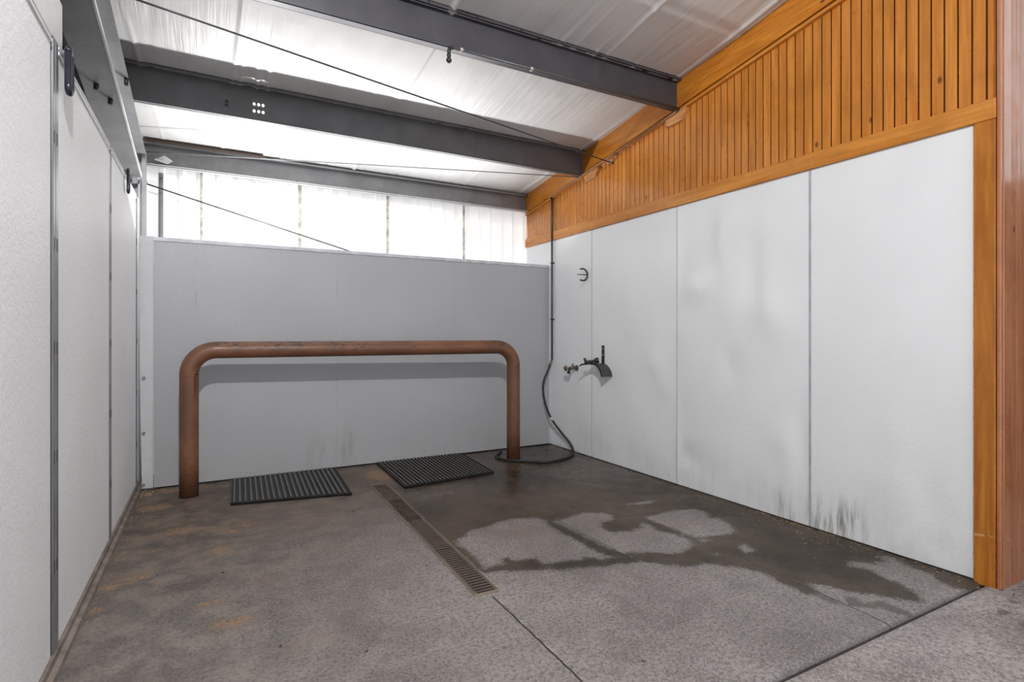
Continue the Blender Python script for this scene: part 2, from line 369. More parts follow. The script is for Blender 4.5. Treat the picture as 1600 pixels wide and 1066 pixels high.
DRY = json.loads("""[[[1.314, 3.138], [1.4, 3.206], [1.499, 3.275], [1.601, 3.27], [1.724, 3.336], [1.882, 3.316], [2.014, 3.261], [2.0, 3.146], [1.978, 3.037], [1.987, 2.884], [1.988, 2.732], [1.994, 2.552], [2.046, 2.465], [1.941, 2.484], [1.879, 2.537], [1.777, 2.555], [1.621, 2.586], [1.613, 2.676], [1.493, 2.712], [1.479, 2.757], [1.436, 2.706], [1.306, 2.698], [1.339, 2.893], [1.314, 3.008]], [[2.054, 3.154], [2.183, 3.168], [2.347, 3.196], [2.452, 3.138], [2.492, 3.027], [2.429, 2.976], [2.341, 2.97], [2.268, 2.903], [2.254, 2.81], [2.39, 2.76], [2.491, 2.781], [2.562, 2.837], [2.592, 2.777], [2.554, 2.67], [2.602, 2.57], [2.619, 2.466], [2.571, 2.403], [2.461, 2.336], [2.348, 2.338], [2.287, 2.391], [2.202, 2.458], [2.116, 2.485], [2.072, 2.583], [2.071, 2.722], [2.065, 2.889], [2.045, 3.052]], [[2.636, 2.919], [2.794, 2.92], [2.942, 2.93], [3.101, 2.874], [3.119, 2.802], [3.046, 2.694], [3.099, 2.636], [3.057, 2.522], [2.979, 2.411], [2.852, 2.408], [2.762, 2.443], [2.664, 2.45], [2.648, 2.554], [2.657, 2.689], [2.64, 2.805]], [[2.792, 2.26], [2.846, 2.243], [2.819, 2.139], [2.721, 2.161]], [[2.562, 2.248], [2.593, 2.223], [2.547, 2.201]], [[2.731, 3.207], [2.977, 3.189], [2.992, 3.153], [2.889, 3.12]], [[2.644, 2.49], [2.691, 2.436], [2.721, 2.387], [2.647, 2.396]]]""")
DAMP = json.loads("""[[[2.679, 1.574], [2.743, 1.553], [2.719, 1.484], [2.806, 1.455], [2.821, 1.389], [2.812, 1.305], [2.743, 1.331], [2.716, 1.408], [2.659, 1.452], [2.625, 1.509]], [[2.609, 1.887], [2.64, 1.853], [2.633, 1.716], [2.627, 1.521], [2.584, 1.518], [2.563, 1.695], [2.563, 1.8]], [[2.814, 1.268], [2.876, 1.258], [2.851, 1.201], [2.79, 1.229]]]""")
def sdf(poly, X, Y):
    P = np.array(poly); d = np.full(X.shape, 9.0); ins = np.zeros(X.shape, bool)
    for k in range(len(P)):
        a, b = P[k], P[(k+1) % len(P)]
        e = b-a; t = np.clip(((X-a[0])*e[0]+(Y-a[1])*e[1])/max(1e-9, e@e), 0, 1)
        d = np.minimum(d, np.hypot(X-a[0]-t*e[0], Y-a[1]-t*e[1]))
        if a[1] != b[1]:
            c = ((a[1] > Y) != (b[1] > Y)) & (X < (b[0]-a[0])*(Y-a[1])/(b[1]-a[1])+a[0]); ins ^= c
    return np.where(ins, d, -d)
SAND = json.loads("""[[-0.337, 4.81, 0.118, 0.105, 1], [-0.177, 4.163, 0.146, 0.093, 0.9], [0.054, 3.662, 0.068, 0.074, 1], [-0.347, 3.465, 0.094, 0.054, 1], [-0.442, 3.401, 0.08, 0.051, 1], [0.004, 2.961, 0.085, 0.042, 0.8], [0.078, 2.723, 0.113, 0.054, 1], [-0.461, 3.141, 0.041, 0.044, 0.8], [-0.29, 5.257, 0.104, 0.084, 1], [1.349, 4.963, 0.094, 0.204, 1.9], [0.193, 4.097, 0.258, 0.108, 0.6], [0.114, 4.003, 0.083, 0.065, 0.8], [1.818, 4.627, 0.23, 0.173, 0.5], [0.579, 3.957, 0.261, 0.107, 0.45], [0.267, 3.119, 0.1, 0.048, 0.6], [0.687, 3.438, 0.117, 0.063, 0.4], [2.259, 2.96, 0.15, 0.061, 0.6], [2.747, 2.692, 0.129, 0.076, 0.5], [1.786, 3.083, 0.083, 0.112, 0.6], [-0.26, 3.846, 0.151, 0.068, 0.5], [0.401, 2.394, 0.213, 0.06, 0.45], [2.96, 4.847, 0.198, 0.116, 0.7]]""")
def make_floor():
    xs = np.concatenate([[-1.25], np.arange(-.60, 3.56, .021)]); ys = np.concatenate([[1.312, 1.316, 1.324], np.arange(1.336, 5.40, .021), [5.6, 6.1]])
    X, Y = np.meshgrid(xs, ys, indexing='ij')
    w = sdf(WET, X, Y)
    for q in DRY: w = np.minimum(w, -sdf(q, X, Y))
    dm = np.full(X.shape, -9.0)
    for q in DAMP: dm = np.maximum(dm, sdf(q, X, Y))
    sd = np.zeros(X.shape)
    for (cx, cy, rx, ry, k) in SAND: sd = np.maximum(sd, k*np.exp(-(((X-cx)/rx)**2+((Y-cy)/ry)**2)))
    Z = -.014*np.clip((1.336-Y)/.024, 0, 1)**2
    Z -= .004*np.exp(-((X-1.22)/.25)**2)*(Y > 2.4)
    vs = np.stack([X, Y, Z], -1).reshape(-1, 3); n = len(ys)
    idx = np.arange(len(xs)*n).reshape(len(xs), n)
    fs = np.stack([idx[:-1,:-1], idx[1:,:-1], idx[1:,1:], idx[:-1,1:]], -1).reshape(-1, 4)
    me = bpy.data.meshes.new('floor')
    V = vs.tolist(); Fc = fs.tolist()
    # skirt down the front edge
    o = len(V); m_ = len(xs); V += [(x, 1.312, -.12) for x in xs]+[(x, 1.312, -.014) for x in xs]
    Fc += [(o+m_+i, o+i, o+i+1, o+m_+i+1) for i in range(m_-1)]
    me.from_pydata(V, [], Fc); me.materials.append(M['floor'])
    for nm, A in (('wet', np.clip(w, -.2, .2)), ('damp', np.clip(dm, -.2, .2)), ('sand', sd)):
        at = me.attributes.new(nm, 'FLOAT', 'POINT')
        at.data.foreach_set('value', np.concatenate([A.reshape(-1), np.full(2*len(xs), -.2 if nm != 'sand' else 0)]).astype(np.float32))
    me.polygons.foreach_set('use_smooth', [True]*len(Fc))
    ob = bpy.data.objects.new('floor', me); C.objects.link(ob)
    return tag(ob, 'stained grey concrete wash bay floor with damp patches', 'floor', kind='structure')
make_floor()
fa = MB()
fa.add(*grid([-3, -1, 0, 1, 2, 3, 4, 6], [-3, -1, 0, .6, 1.0, 1.274, 1.288, 1.299], lambda a, b: (a, b, -.004-.010*max(0, (b-1.274)/.025)**2)), smooth=True)
fa.add(*grid([-3, 6], [-.004, -.12], lambda a, b: (a, 1.299, b-.01)))
tag(fa.build('floor_aisle', M['aisle']), 'smooth grey concrete aisle floor in front of the joint', 'floor', kind='structure')
gj = MB().box((-3, 1.27, -.12), (6, 1.33, -.045)); tag(gj.build('trim_1', M['darkgap']), 'dark open joint between the two concrete slabs', 'floor joint', kind='structure')

# ------------------------------------------------------------------ RIGHT WALL
wr = MB().box((XR+.02, 1.262, -.05), (XR+.12, 6.1, 4.0)).build('wall_right', M['timber'])
tag(wr, 'right wall of white panels below and varnished pine boards above', 'wall', kind='structure')
def bumpy_panel(y0, y1, z0, z1, n_d, amp, seed):
    r = np.random.default_rng(seed)
    ys = np.linspace(y0, y1, max(4, int(abs(y1-y0)/.035))); zs = np.linspace(z0, z1, 64)
    bl = [(r.uniform(min(y0, y1), max(y0, y1)), r.uniform(.25, 2.2), r.uniform(.06, .17), r.uniform(.10, .30), r.uniform(-1, 1)*amp) for _ in range(n_d)]
    def fn(y, z):
        d = sum(a*math.exp(-((y-cy)/ry)**2-((z-cz)/rz)**2) for cy, cz, ry, rz, a in bl)
        e = min(1, min(abs(y-y0), abs(y-y1))/.06)*min(1, (z1-z)/.08)
        return (XR-d*e, y, z)
    b = MB(); vs, fs = grid(ys, zs, fn); b.add(vs, fs, True)
    return b
seams = [5.97, 4.605, 3.418, 2.237, 1.343]
for k in range(4):
    b = bumpy_panel(seams[k]-.002, seams[k+1]+.002, .006, ZT+.02, (10, 16, 22, 9)[k], (.006, .013, .026, .014)[k], 30+k)
    b.build('panel', M['frp_right'], wr)
for k in (1, 2, 3):
    w = .017 if k == 3 else .008
    b = MB().box((XR-.004, seams[k]-w/2, .01), (XR+.004, seams[k]+w/2, ZT), .0015)
    b.build('seam_strip', M['strip'], wr)
# tongue and groove planks with V grooves
b = MB(); pw = .0617; k0 = math.floor(1.262/pw); y = k0*pw
while y < 5.97:
    ya, yb = max(1.262, y), min(5.97, y+pw)
    if yb-ya > .01:
        zt0, zt1 = ceil_z(ya)+.05, ceil_z(yb)+.05
        g = .0055
        b.add([(XR+.010, ya, 2.44), (XR, ya+g, 2.44), (XR, yb-g, 2.44), (XR+.010, yb, 2.44), (XR+.010, ya, zt0), (XR, ya+g, zt0), (XR, yb-g, zt1), (XR+.010, yb, zt1)],
              [(0,1,5,4), (1,2,6,5), (2,3,7,6)])
    y += pw
b.build('plank_cladding', M['plank'], wr)
b = MB().box((XR-.02, 1.252, ZT), (XR+.02, 5.97, 2.466), .004); b.build('rail_board', M['rail'], wr)
b = MB()
b.prism([(1.0, ceil_z(1.0)-.215), (5.93, ceil_z(5.93)-.215), (5.93, ceil_z(5.93)+.03), (1.0, ceil_z(1.0)+.03)], 0, XR-.042, XR+.005)
b.build('fascia_board', M['fascia'], wr)
b = MB()
b.prism([(1.0, ceil_z(1.0)-.245), (5.93, ceil_z(5.93)-.245), (5.93, ceil_z(5.93)-.222), (1.0, ceil_z(1.0)-.222)], 0, XR-.03, XR+.005)
b.build('fascia_ledge', M['rail'], wr)
b = MB().box((XR-.02, 1.253, -.01), (XR+.02, 1.341, ZT-.002), .003); b.build('corner_board', M['post'], wr)
b = MB().box((XR-.004, 1.341, .0), (XR+.004, 1.352, ZT), .002); b.build('edge_bead', M['block'], wr)
# aisle-side return clad in glossy boards
wf = MB(); x = XR-.012; wf.box((XR+.005, 1.238, -.02), (6.0, 1.252, 4.2)); 
wf = wf.build('wall_front', M['timber']); tag(wf, 'glossy board wall end facing the aisle, reflected red in its colour', 'wall', kind='structure')
b = MB(); b.box((XR+.008, 1.228, -.012), (XR+.098, 1.2375, 4.2), .004); b.build('corner_board', M['redlit_post'], wf)
b = MB(); x = XR+.10; i = 0
while x < 5.9:
    w = .052; g = .004
    b.add([(x, 1.2375, -.012), (x+g, 1.228, -.012), (x+w-g, 1.228, -.012), (x+w, 1.2375, -.012), (x, 1.2375, 4.2), (x+g, 1.228, 4.2), (x+w-g, 1.228, 4.2), (x+w, 1.2375, 4.2)],
          [(0,1,5,4), (1,2,6,5), (2,3,7,6)]); x += w
b.build('plank_cladding', M['redlit_plank'], wf)
b = MB().box((XR-.014, 1.232, -.01), (XR+.006, 1.2505, 4.1), .004); b.build('corner_bead', M['redlit_post'], wf)

wa = MB().box((5.6, -2.6, -.02), (5.7, 1.24, 2.5)); tag(wa.build('wall_aisle_blocker', M['redlit_plank']), 'unseen board wall added across the aisle to darken reflections', 'wall', kind='structure')  # added out of view to block world light and shape reflections
# ------------------------------------------------------------------ LOW PARTITION
pt = thing('stall_partition', 'low panelled partition greyed for shade behind the brown hitching rail', 'partition', (1.5, YP, 0), kind='thing')
px = [-.409, -.107, 1.061, 2.264, 3.452]
for k in range(4):
    b = MB(); xs = np.linspace(px[k]+.0015, px[k+1]-.0015, max(3, int((px[k+1]-px[k])/.06))); zs = np.linspace(.012, HP-.028, 36)
    r = np.random.default_rng(60+k); bl = [(r.uniform(px[k], px[k+1]), r.uniform(.2, 1.9), r.uniform(.08, .25), r.uniform(.1, .3), r.uniform(-1, 1)*.0015) for _ in range(7)]
    def fn(xx, z):
        e = min(1, min(abs(xx-px[k]), abs(xx-px[k+1]))/.06)
        return (xx, YP-e*sum(a*math.exp(-((xx-cx)/rx)**2-((z-cz)/rz)**2) for cx, cz, rx, rz, a in bl), z)
    b.add(*grid(xs, zs, fn), True); b.box((px[k]+.0015, YP+.006, .012), (px[k+1]-.0015, YP+.045, HP-.028))
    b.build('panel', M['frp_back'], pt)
    if k: MB().box((px[k]-.0035, YP-.0015, .012), (px[k]+.0035, YP+.004, HP-.028), .001).build('seam_strip', M['strip_back'], pt)
MB().box((-.415, YP-.008, HP-.034), (3.452, YP+.055, HP), .004).build('top_cap', M['cap'], pt)
MB().box((-.40, YP+.012, .0), (3.45, YP+.04, .014)).build('bottom_plate', M['darkgap'], pt)
b = MB(); cs = [(-.508, -.412, -.004, .018), (-.490, -.408, -.022, .004)]   # bowed cover strip: top, bottom
N = 14; vs = []
for j in range(N+1):
    t = j/N; z = HP-(HP-.02)*t; q = t**2.2
    x0 = -.508+.022*q; x1 = -.410; y0 = YP-.012-.018*q
    vs += [(x0, y0, z), (x1, y0-.004, z), (x1, YP+.01, z), (x0, YP+.01, z)]
fs = []
for j in range(N):
    for e in range(4): fs.append((j*4+e, j*4+(e+1)%4, (j+1)*4+(e+1)%4, (j+1)*4+e))
fs += [(0,1,2,3), tuple(N*4+e for e in (3,2,1,0))]
b.add(vs, fs); cstrip = b.build('corner_strip', plain('pale grey cover strip', (.50, .51, .53), .45, var=.03), pt)
for z in (.92, .47, .05):
    MB().tube([(-.475, YP-.018, z), (-.475, YP-.042, z)], [.013, .011], 10).build('bolt', M['galv'], cstrip)

# ------------------------------------------------------------------ OUTER WALL
wb = MB(); xs = []; x = -1.2
prof = []
while x < 3.6:
    for dx, dy in ((0, 0), (.02, .0), (.035, .012), (.065, .012), (.08, 0)): prof.append((x+dx, YO-dy))
    x += .1525
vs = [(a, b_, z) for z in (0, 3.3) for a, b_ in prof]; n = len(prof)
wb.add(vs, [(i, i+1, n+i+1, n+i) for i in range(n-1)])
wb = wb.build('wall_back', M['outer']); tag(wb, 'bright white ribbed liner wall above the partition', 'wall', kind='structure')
for (x, w) in ((-.071, .022), (.797, .03), (1.703, .028), (2.612, .024)):
    MB().box((x-w/2, YO-.02, 1.2), (x+w/2, YO-.002, 2.80), .003).build('batten', M['batten'], wb)
dp = MB().tube([(-.392, YO-.035, 0), (-.392, YO-.035, 2.74)], .02, 14).build('steel_post', M['purlin3'])
tag(dp, 'slim grey upright post against the white liner wall at left', 'post', kind='thing')
MB().tube([(-.392, YO-.075, 2.70), (-.392, YO-.02, 2.70)], .016, 8).build('bolt', M['pipe'], dp)

# ------------------------------------------------------------------ LEFT WALL
wl = MB().box((XL-.06, -2.5, .03), (XL-.012, 5.59, HT-.02)).build('wall_left', M['whitemetal'])
tag(wl, 'left wall of white embossed boards between steel channels', 'wall', kind='structure')
segs = [(-2.5, 2.648), (2.755, 4.012), (4.085, 5.352), (5.435, 5.59)]
for k, (a, b_) in enumerate(segs):
    b = MB(); r = np.random.default_rng(80+k); bl = [(r.uniform(a, b_), r.uniform(.2, 2.2), r.uniform(.2, .5), r.uniform(.2, .5), r.uniform(-1, 1)*.003) for _ in range(8)]
    ys = np.linspace(a, b_, max(3, int((b_-a)/.08))); zs = np.linspace(.055, HT-.035, 30)
    b.add(*grid(ys, zs, lambda yy, z: (XL+sum(h*math.exp(-((yy-cy)/ry)**2-((z-cz)/rz)**2) for cy, cz, ry, rz, h in bl)*min(1, min(yy-a, b_-yy)/.1+.0), yy, z)), True)
    b.build('panel', M['frp_left'], wl)
    MB().box((XL-.01, a, HT-.035), (XL+.006, b_, HT-.019), .002).box((XL-.01, a, HT-.013), (XL+.006, b_, HT), .002).box((XL-.012, a, HT-.02), (XL, b_, HT-.01)).build('top_trim', M['whitemetal'], wl)
for k, (a, b_) in enumerate(((2.648, 2.755), (4.012, 4.085), (5.352, 5.435))):
    b = MB(); m_ = (a+b_)/2
    b.box((XL-.012, a, .03), (XL-.008, b_, HT)); b.box((XL-.01, a+.028, .03), (XL+.004, m_+.004, HT), .002); b.box((XL-.01, m_+.014, .03), (XL+.004, b_, HT), .002)
    ch = b.build('channel', M['galv'], wl)
    MB().box((XL-.008, a, .03), (XL-.003, a+.026, HT)).build('shadow_gap', M['darkgap'], ch)
    for z in (2.03, 1.62, 1.22, .80, .38):
        MB().box((XL+.003, m_-.014, z-.024), (XL+.0046, m_-.008, z+.024)).box((XL+.003, m_+.026, z-.024), (XL+.0046, m_+.032, z+.024)).build('slot', M['darkgap'], ch)
MB().box((XL-.02, -2.5, HT), (XL+.004, 2.82, 2.60), .003).build('header_board', M['whitemetal'], wl)
bl = MB().prism([(XL-.06, 0), (XL+.034, 0), (XL+.03, .02), (XL+.012, .026), (XL+.010, .05), (XL-.06, .052)], 1, -2.5, 5.70)
tag(bl.build('baseboard_left', plain('grimy brown track', (.17, .14, .12), .7, var=.3)), 'grimy floor track under the left white wall', 'baseboard', kind='structure')
wlu = MB().box((-1.22, -2.5, 0), (-1.2, 6.1, 4.2)); tag(wlu.build('wall_left_blocker', M['timber']), 'dark side wall added behind the left panels to block light', 'wall', kind='structure')  # added to stop world light leaking in from the left

# ------------------------------------------------------------------ CEILING
xs = np.arange(-1.2, 3.452, .012); ys = np.concatenate([np.arange(-2.5, 1.5, .5), np.arange(1.5, 6.0, .09)])
Xg, Yg = np.meshgrid(xs, ys, indexing='ij')
R2 = np.random.default_rng(5); Hh = np.zeros_like(Xg)
for _ in range(90):
    cx = R2.uniform(-.6, 3.4); w = R2.uniform(.008, .022); cy = R2.choice([3.38, 4.715, 5.9, 2.1])+R2.uniform(-.3, .5); ly = R2.uniform(.2, .55); lean = R2.uniform(-.06, .06)
    Hh += R2.uniform(-.006, .008)*np.exp(-((Xg-cx-lean*(Yg-cy))/w)**2)*np.exp(-((Yg-cy)/ly)**2)
for cx, a in ((.14, .014), (1.36, .02), (2.62, .008), (3.36, .018)): Hh += a*np.exp(-((Xg-cx+.04*np.sin(Yg*1.3))/.016)**2)*(.6+.4*np.sin(Yg*2.1+cx))
sag = .03*np.sin(np.pi*np.clip((Yg-3.38)/1.335 % 1.0, 0, 1))
Zg = ceil_z(Yg)+.012-Hh-sag*.6
b = MB(); idx = np.arange(Xg.size).reshape(Xg.shape)
b.add(np.stack([Xg, Yg, Zg], -1).reshape(-1, 3).tolist(), np.stack([idx[:-1,:-1], idx[:-1,1:], idx[1:,1:], idx[1:,:-1]], -1).reshape(-1, 4).tolist(), True)
tag(b.build('ceiling', M['ceiling']), 'sloping white vinyl roof liner with wrinkles', 'ceiling', kind='structure')
rf = MB().prism([(-2.6, ceil_z(-2.6)+.06), (6.1, ceil_z(6.1)+.06), (6.1, ceil_z(6.1)+.1), (-2.6, ceil_z(-2.6)+.1)], 0, -1.3, 3.6)
tag(rf.build('ceiling_deck', M['timber']), 'roof deck over the white liner', 'ceiling', kind='structure')

# ------------------------------------------------------------------ STEEL PURLINS
def purlin(label, y, zb, zt, x0, x1, mat, holes=False, front=False, lip=.014):
    o = thing('steel_beam', label, 'beam', ((x0+x1)/2, y, zb), 'grey steel roof beams')
    t = .004; f = .055
    b = MB()
    if not holes: b.box((x0, y-t/2, zb), (x1, y+t/2, zt))
    else:
        hx = [.304, .3335, .363]; hz = [3.013, 3.067]; hx = [.300, .3315, .363]
        ex = [hx[0]-.016, hx[0]+.01575, hx[1]+.01575, hx[2]+.016]; ez = [hz[0]-.027, (hz[0]+hz[1])/2, hz[1]+.027]
        b.box((x0, y-t/2, zb), (ex[0], y+t/2, zt)).box((ex[3], y-t/2, zb), (x1, y+t/2, zt))
        b.box((ex[0], y-t/2, zb), (ex[3], y+t/2, ez[0])).box((ex[0], y-t/2, ez[2]), (ex[3], y+t/2, zt))
        n = 16
        for i in range(3):
            for j in range(2):
                cx, cz = hx[i], hz[j]; cir = []; sq = []
                for q in range(n):
                    a = 2*math.pi*(q+.5)/n; ca, sa = math.cos(a), math.sin(a)
                    cir.append((cx+.0105*ca, cz+.0125*sa))
                    kx = ((ex[i+1]-cx) if ca > 0 else (cx-ex[i]))/abs(ca); kz = ((ez[j+1]-cz) if sa > 0 else (cz-ez[j]))/abs(sa); kk = min(kx, kz)
                    sq.append((cx+kk*ca, cz+kk*sa))
                for yy in (y-t/2, y+t/2):
                    b.add([(p[0], yy, p[1]) for p in cir+sq], [(q, (q+1) % n, n+(q+1) % n, n+q) for q in range(n)])
                b.add([(p[0], y-t/2, p[1]) for p in cir]+[(p[0], y+t/2, p[1]) for p in cir], [(q, (q+1) % n, n+(q+1) % n, n+q) for q in range(n)])
                cor = [(ex[i+u], ez[j+w]) for u in (0, 1) for w in (0, 1)]
                for (kx_, kz_) in cor:   # square corners left open by the ring
                    near = sorted(sq, key=lambda p: (p[0]-kx_)**2+(p[1]-kz_)**2)[:2]
                    for yy in (y-t/2, y+t/2): b.add([(kx_, yy, kz_), (near[0][0], yy, near[0][1]), (near[1][0], yy, near[1][1])], [(0, 1, 2)])
    b.build('web', mat, o)
    s = -1 if not front else -1
    b = MB().box((x0, y-f, zt-t), (x1, y+t/2, zt)).box((x0, y-f, zt-.022), (x1, y-f+t, zt)); b.build('top_flange', mat, o)
    if not front: b = MB().box((x0, y-t/2, zb), (x1, y+f, zb+t)).box((x0, y+f-t, zb), (x1, y+f, zb+.022))
    else: b = MB().box((x0, y-f, zb), (x1, y+t/2, zb+t)).box((x0, y-f, zb), (x1, y-f+t, zb+.016))
    b.build('bottom_flange', mat if not front else M['whitemetal'], o)  # front flange coloured white to look lit
    return o
P1 = purlin('dark grey steel roof beam carrying a spray nozzle, highest of three', 3.38, 3.166, 3.405, -1.1, 3.431, M['purlin1'])
P2 = purlin('grey steel roof beam with six small holes through its web', 4.715, 2.945, 3.200, -1.1, 3.431, M['purlin'], holes=True)
P3 = purlin('grey steel beam coloured as lit along the top of white liner wall', 5.90, 2.785, 2.998, -1.1, 3.431, M['purlin3'], front=True)
b = MB()
for x in np.arange(.2, 3.4, .34): b.tube([(x, 3.38-.055, 3.392), (x, 3.38-.064, 3.392)], .006, 8)
b.build('screw_row', M['black'], P1)
for z in (3.03, 3.06): MB().tube([(.11, 4.712, z-.01), (.11, 4.706, z-.01)], .011, 10).build('plug', M['black'], P2)
b = MB().prism([(-.50, 2.995), (-.50, 3.02), (.45, 2.997), (.45, 2.992)], 1, 5.80, 5.86); b.build('weathered_strip', M['timber'], P3)
b = MB(); r = random.Random(3)
for _ in range(150):
    x = -.45+3.8*r.random()**1.4; s_ = r.uniform(.004, .013); z = 2.8; y = 5.85+r.uniform(0, .03)
    b.box((x, y, z), (x+s_*r.uniform(1, 2.5), y+s_, z+s_*r.uniform(.4, 1)))
for _ in range(120):
    x = -.45+3.8*r.random(); s_ = r.uniform(.003, .008); b.box((x, 5.846, 2.991), (x+s_*2.5, 5.86, 2.991+s_))
gd = b.build('grit', M['grit']); tag(gd, 'rusty grit lying along flanges of beam over liner wall', 'debris', kind='stuff')
tg = thing('paper_tag', 'small white paper tag stuck askew on left end of wall beam', 'tag', (-.40, 5.84, 2.82))
b = MB(); b.add([(-.445, 5.838, 2.815), (-.355, 5.838, 2.836), (-.29, 5.838, 2.885)][:0] or [(-.435, 5.838, 2.835), (-.335, 5.838, 2.808), (-.295, 5.838, 2.842), (-.36, 5.838, 2.885)], [(0, 1, 2, 3)])
b.add([(-.435, 5.8385, 2.835), (-.335, 5.8385, 2.808), (-.338, 5.828, 2.818), (-.432, 5.828, 2.845)], [(0, 1, 2, 3)])
b.build('sheet', M['paper'], tg)

# ------------------------------------------------------------------ RAFTER AND COLUMN
ra = thing('steel_rafter', 'grey steel rafter sloping along the top of left wall', 'beam', (-.57, 5.45, ceil_z(5.45)-.5), kind='thing')
def sloped(x0, x1, o0, o1, ya, yb):
    return MB().prism([(ya, ceil_z(ya)+o0), (yb, ceil_z(yb)+o0), (yb, ceil_z(yb)+o1), (ya, ceil_z(ya)+o1)], 0, x0, x1)
sloped(-.672, -.504, -.5, -.492, -1.0, 5.46).build('bottom_flange', M['rafter'], ra)
sloped(-.504, -.494, -.502, -.474, -1.0, 5.46).build('flange_edge', M['flange_edge'], ra)
sloped(-.585, -.575, -.492, -.245, -1.0, 5.58).build('web', M['rafter'], ra)
sloped(-.672, -.479, -.245, -.236, -1.0, 5.58).build('top_flange', M['rafter'], ra)
for (y, x) in ((4.1, -.60), (4.25, -.55)):
    MB().tube([(x, y, ceil_z(y)-.535), (x, y, ceil_z(y)-.50)], .014, 8).build('bolt', M['black'], ra)
MB().tube([(-.49, 4.45, ceil_z(4.45)-.29), (-.49, 4.45, ceil_z(4.45)-.24)], .013, 8).build('bolt', M['black'], ra)
co = thing('steel_column', 'grey steel column in the far left corner under rafter', 'column', (-.56, 5.68, 0), kind='thing')
MB().box((-.66, 5.60, 0), (-.522, 5.61, 2.58)).build('web', M['rafter'], co)
MB().box((-.530, 5.54, 0), (-.518, 5.68, 2.60)).build('inner_flange', M['galv'], co)
MB().box((-.515, 5.66, 0), (-.488, 5.76, 2.86)).build('stiffener', M['rafter'], co)
MB().prism([(-.66, 2.5), (-.50, 2.5), (-.485, 2.88), (-.66, 2.88)], 1, 5.735, 5.745).build('knee_plate', M['rafter'], co)

# ------------------------------------------------------------------ HOOKS ON LEFT WALL
def loop_hook(y, zt, zb, label, s=1.0, d=.028):
    o = thing('hanging_loop', label, 'hook', (XL+.02, y, zb), 'iron loops on the left wall')
    w = .019*s; x = XL+d; r = .011*s
    pth = [(x, y-w, zt)] + [(x, y-w, zb+w)] + [tuple(p) for p in arc((x, y, zb+w), w, math.pi, 2*math.pi, 8, (0, 1, 0), (0, 0, 1))] + [(x, y+w, zt)] + [tuple(p) for p in arc((x, y, zt), w, 0, math.pi, 8, (0, 1, 0), (0, 0, 1))]
    MB().tube(pth, r, 10).build('loop', M['loop'], o)
    MB().tube([(XL-.005, y+.01, zt+.004), (XL+d+.012, y+.01, zt+.004)], [.013*s, .011*s], 10).build('pin', M['galv'], o)
    return o
loop_hook(2.80, 2.40, 2.245, 'blue black iron loop hanging at top of nearest steel channel', 1.15, .03)
loop_hook(4.70, 2.42, 2.275, 'smaller dark iron loop hanging on top trim near the far corner', .9, .022)

# ------------------------------------------------------------------ HITCHING RAIL
hr = thing('hitching_rail', 'brown painted steel pipe hitching rail standing on the floor', 'rail', (1.28, 4.9, 0), kind='thing')
zc = 1.15; rp = .067; rb = .19; xa, ya, xb, yb = -.145, 4.99, 2.705, 4.90
u = Vector((xb-xa, yb-ya, 0)).normalized(); up = Vector((0, 0, 1)); A, B_ = Vector((xa, ya, 0)), Vector((xb, yb, 0))
pth = [A, A+up*.3, A+up*.6, A+up*(zc-rb-.001)] + arc(A+u*rb+up*(zc-rb), rb, math.pi, math.pi/2, 12, u, up)
L = (B_-A).length
pth += [A+u*(rb+(L-2*rb)*k/8)+up*zc for k in range(1, 8)] + arc(B_-u*rb+up*(zc-rb), rb, math.pi/2, 0, 12, u, up) + [B_+up*.6, B_+up*.3, B_]
MB().tube(pth, rp, 32).build('pipe', M['hitch'], hr)
for q, nm in ((A, 'weld_seam'), (B_, 'weld_seam')):
    MB().tube([q+up*(zc-rb-.012), q+up*(zc-rb-.006)], rp+.0012, 32).build(nm, M['hitch'], hr)
for q in (A, B_): MB().tube([q+up*.0, q+up*.006], [rp+.008, rp+.003], 24).build('base_ring', plain('dirt ring', (.10, .085, .07), .9), hr)

# ------------------------------------------------------------------ RUBBER MATS
def rubber_mat(c00, c10, c11, c01, n, label):
    """corners: back-left, back-right, front-right, front-left"""
    P4 = [Vector((*c, 0)) for c in (c00, c10, c11, c01)]
    o = thing('rubber_mat', label, 'mat', ((c00[0]+c11[0])/2, (c00[1]+c11[1])/2, 0), 'black ribbed mats')
    at = lambda s_, t, z: tuple(P4[0]*(1-s_)*(1-t)+P4[1]*s_*(1-t)+P4[2]*s_*t+P4[3]*(1-s_)*t+Vector((0, 0, z)))
    def block(s0, s1, t0, t1, z0, z1, b):
        b.add([at(s0,t0,z0), at(s1,t0,z0), at(s1,t1,z0), at(s0,t1,z0), at(s0+.002,t0,z1), at(s1-.002,t0,z1), at(s1-.002,t1,z1), at(s0+.002,t1,z1)],
              [(0,3,2,1),(4,5,6,7),(0,1,5,4),(1,2,6,5),(2,3,7,6),(3,0,4,7)])
    b = MB(); block(0, 1, 0, 1, .0005, .016, b)
    block(0, .012, 0, 1, .002, .024, b); block(.988, 1, 0, 1, .002, .024, b); block(0, 1, .985, 1, .002, .020, b); block(0, 1, 0, .015, .002, .020, b)
    b.build('base_sheet', M['mat'], o)
    for k in range(n):
        b = MB(); s0 = .02+(.96*k)/n
        block(s0, s0+.96/n*.46, .008, .60, .015, .028, b); block(s0, s0+.96/n*.46, .607, .99, .015, .028, b)
        b.build('rib', M['mat'], o)
    return o
rubber_mat((.160, 5.355), (1.035, 5.355), (.985, 4.43), (.130, 4.585), 21, 'black ribbed rubber mat left of the drain')
rubber_mat((1.43, 5.365), (2.335, 5.365), (2.275, 4.49), (1.405, 4.40), 24, 'black ribbed rubber mat right of drain beside the right rail post')

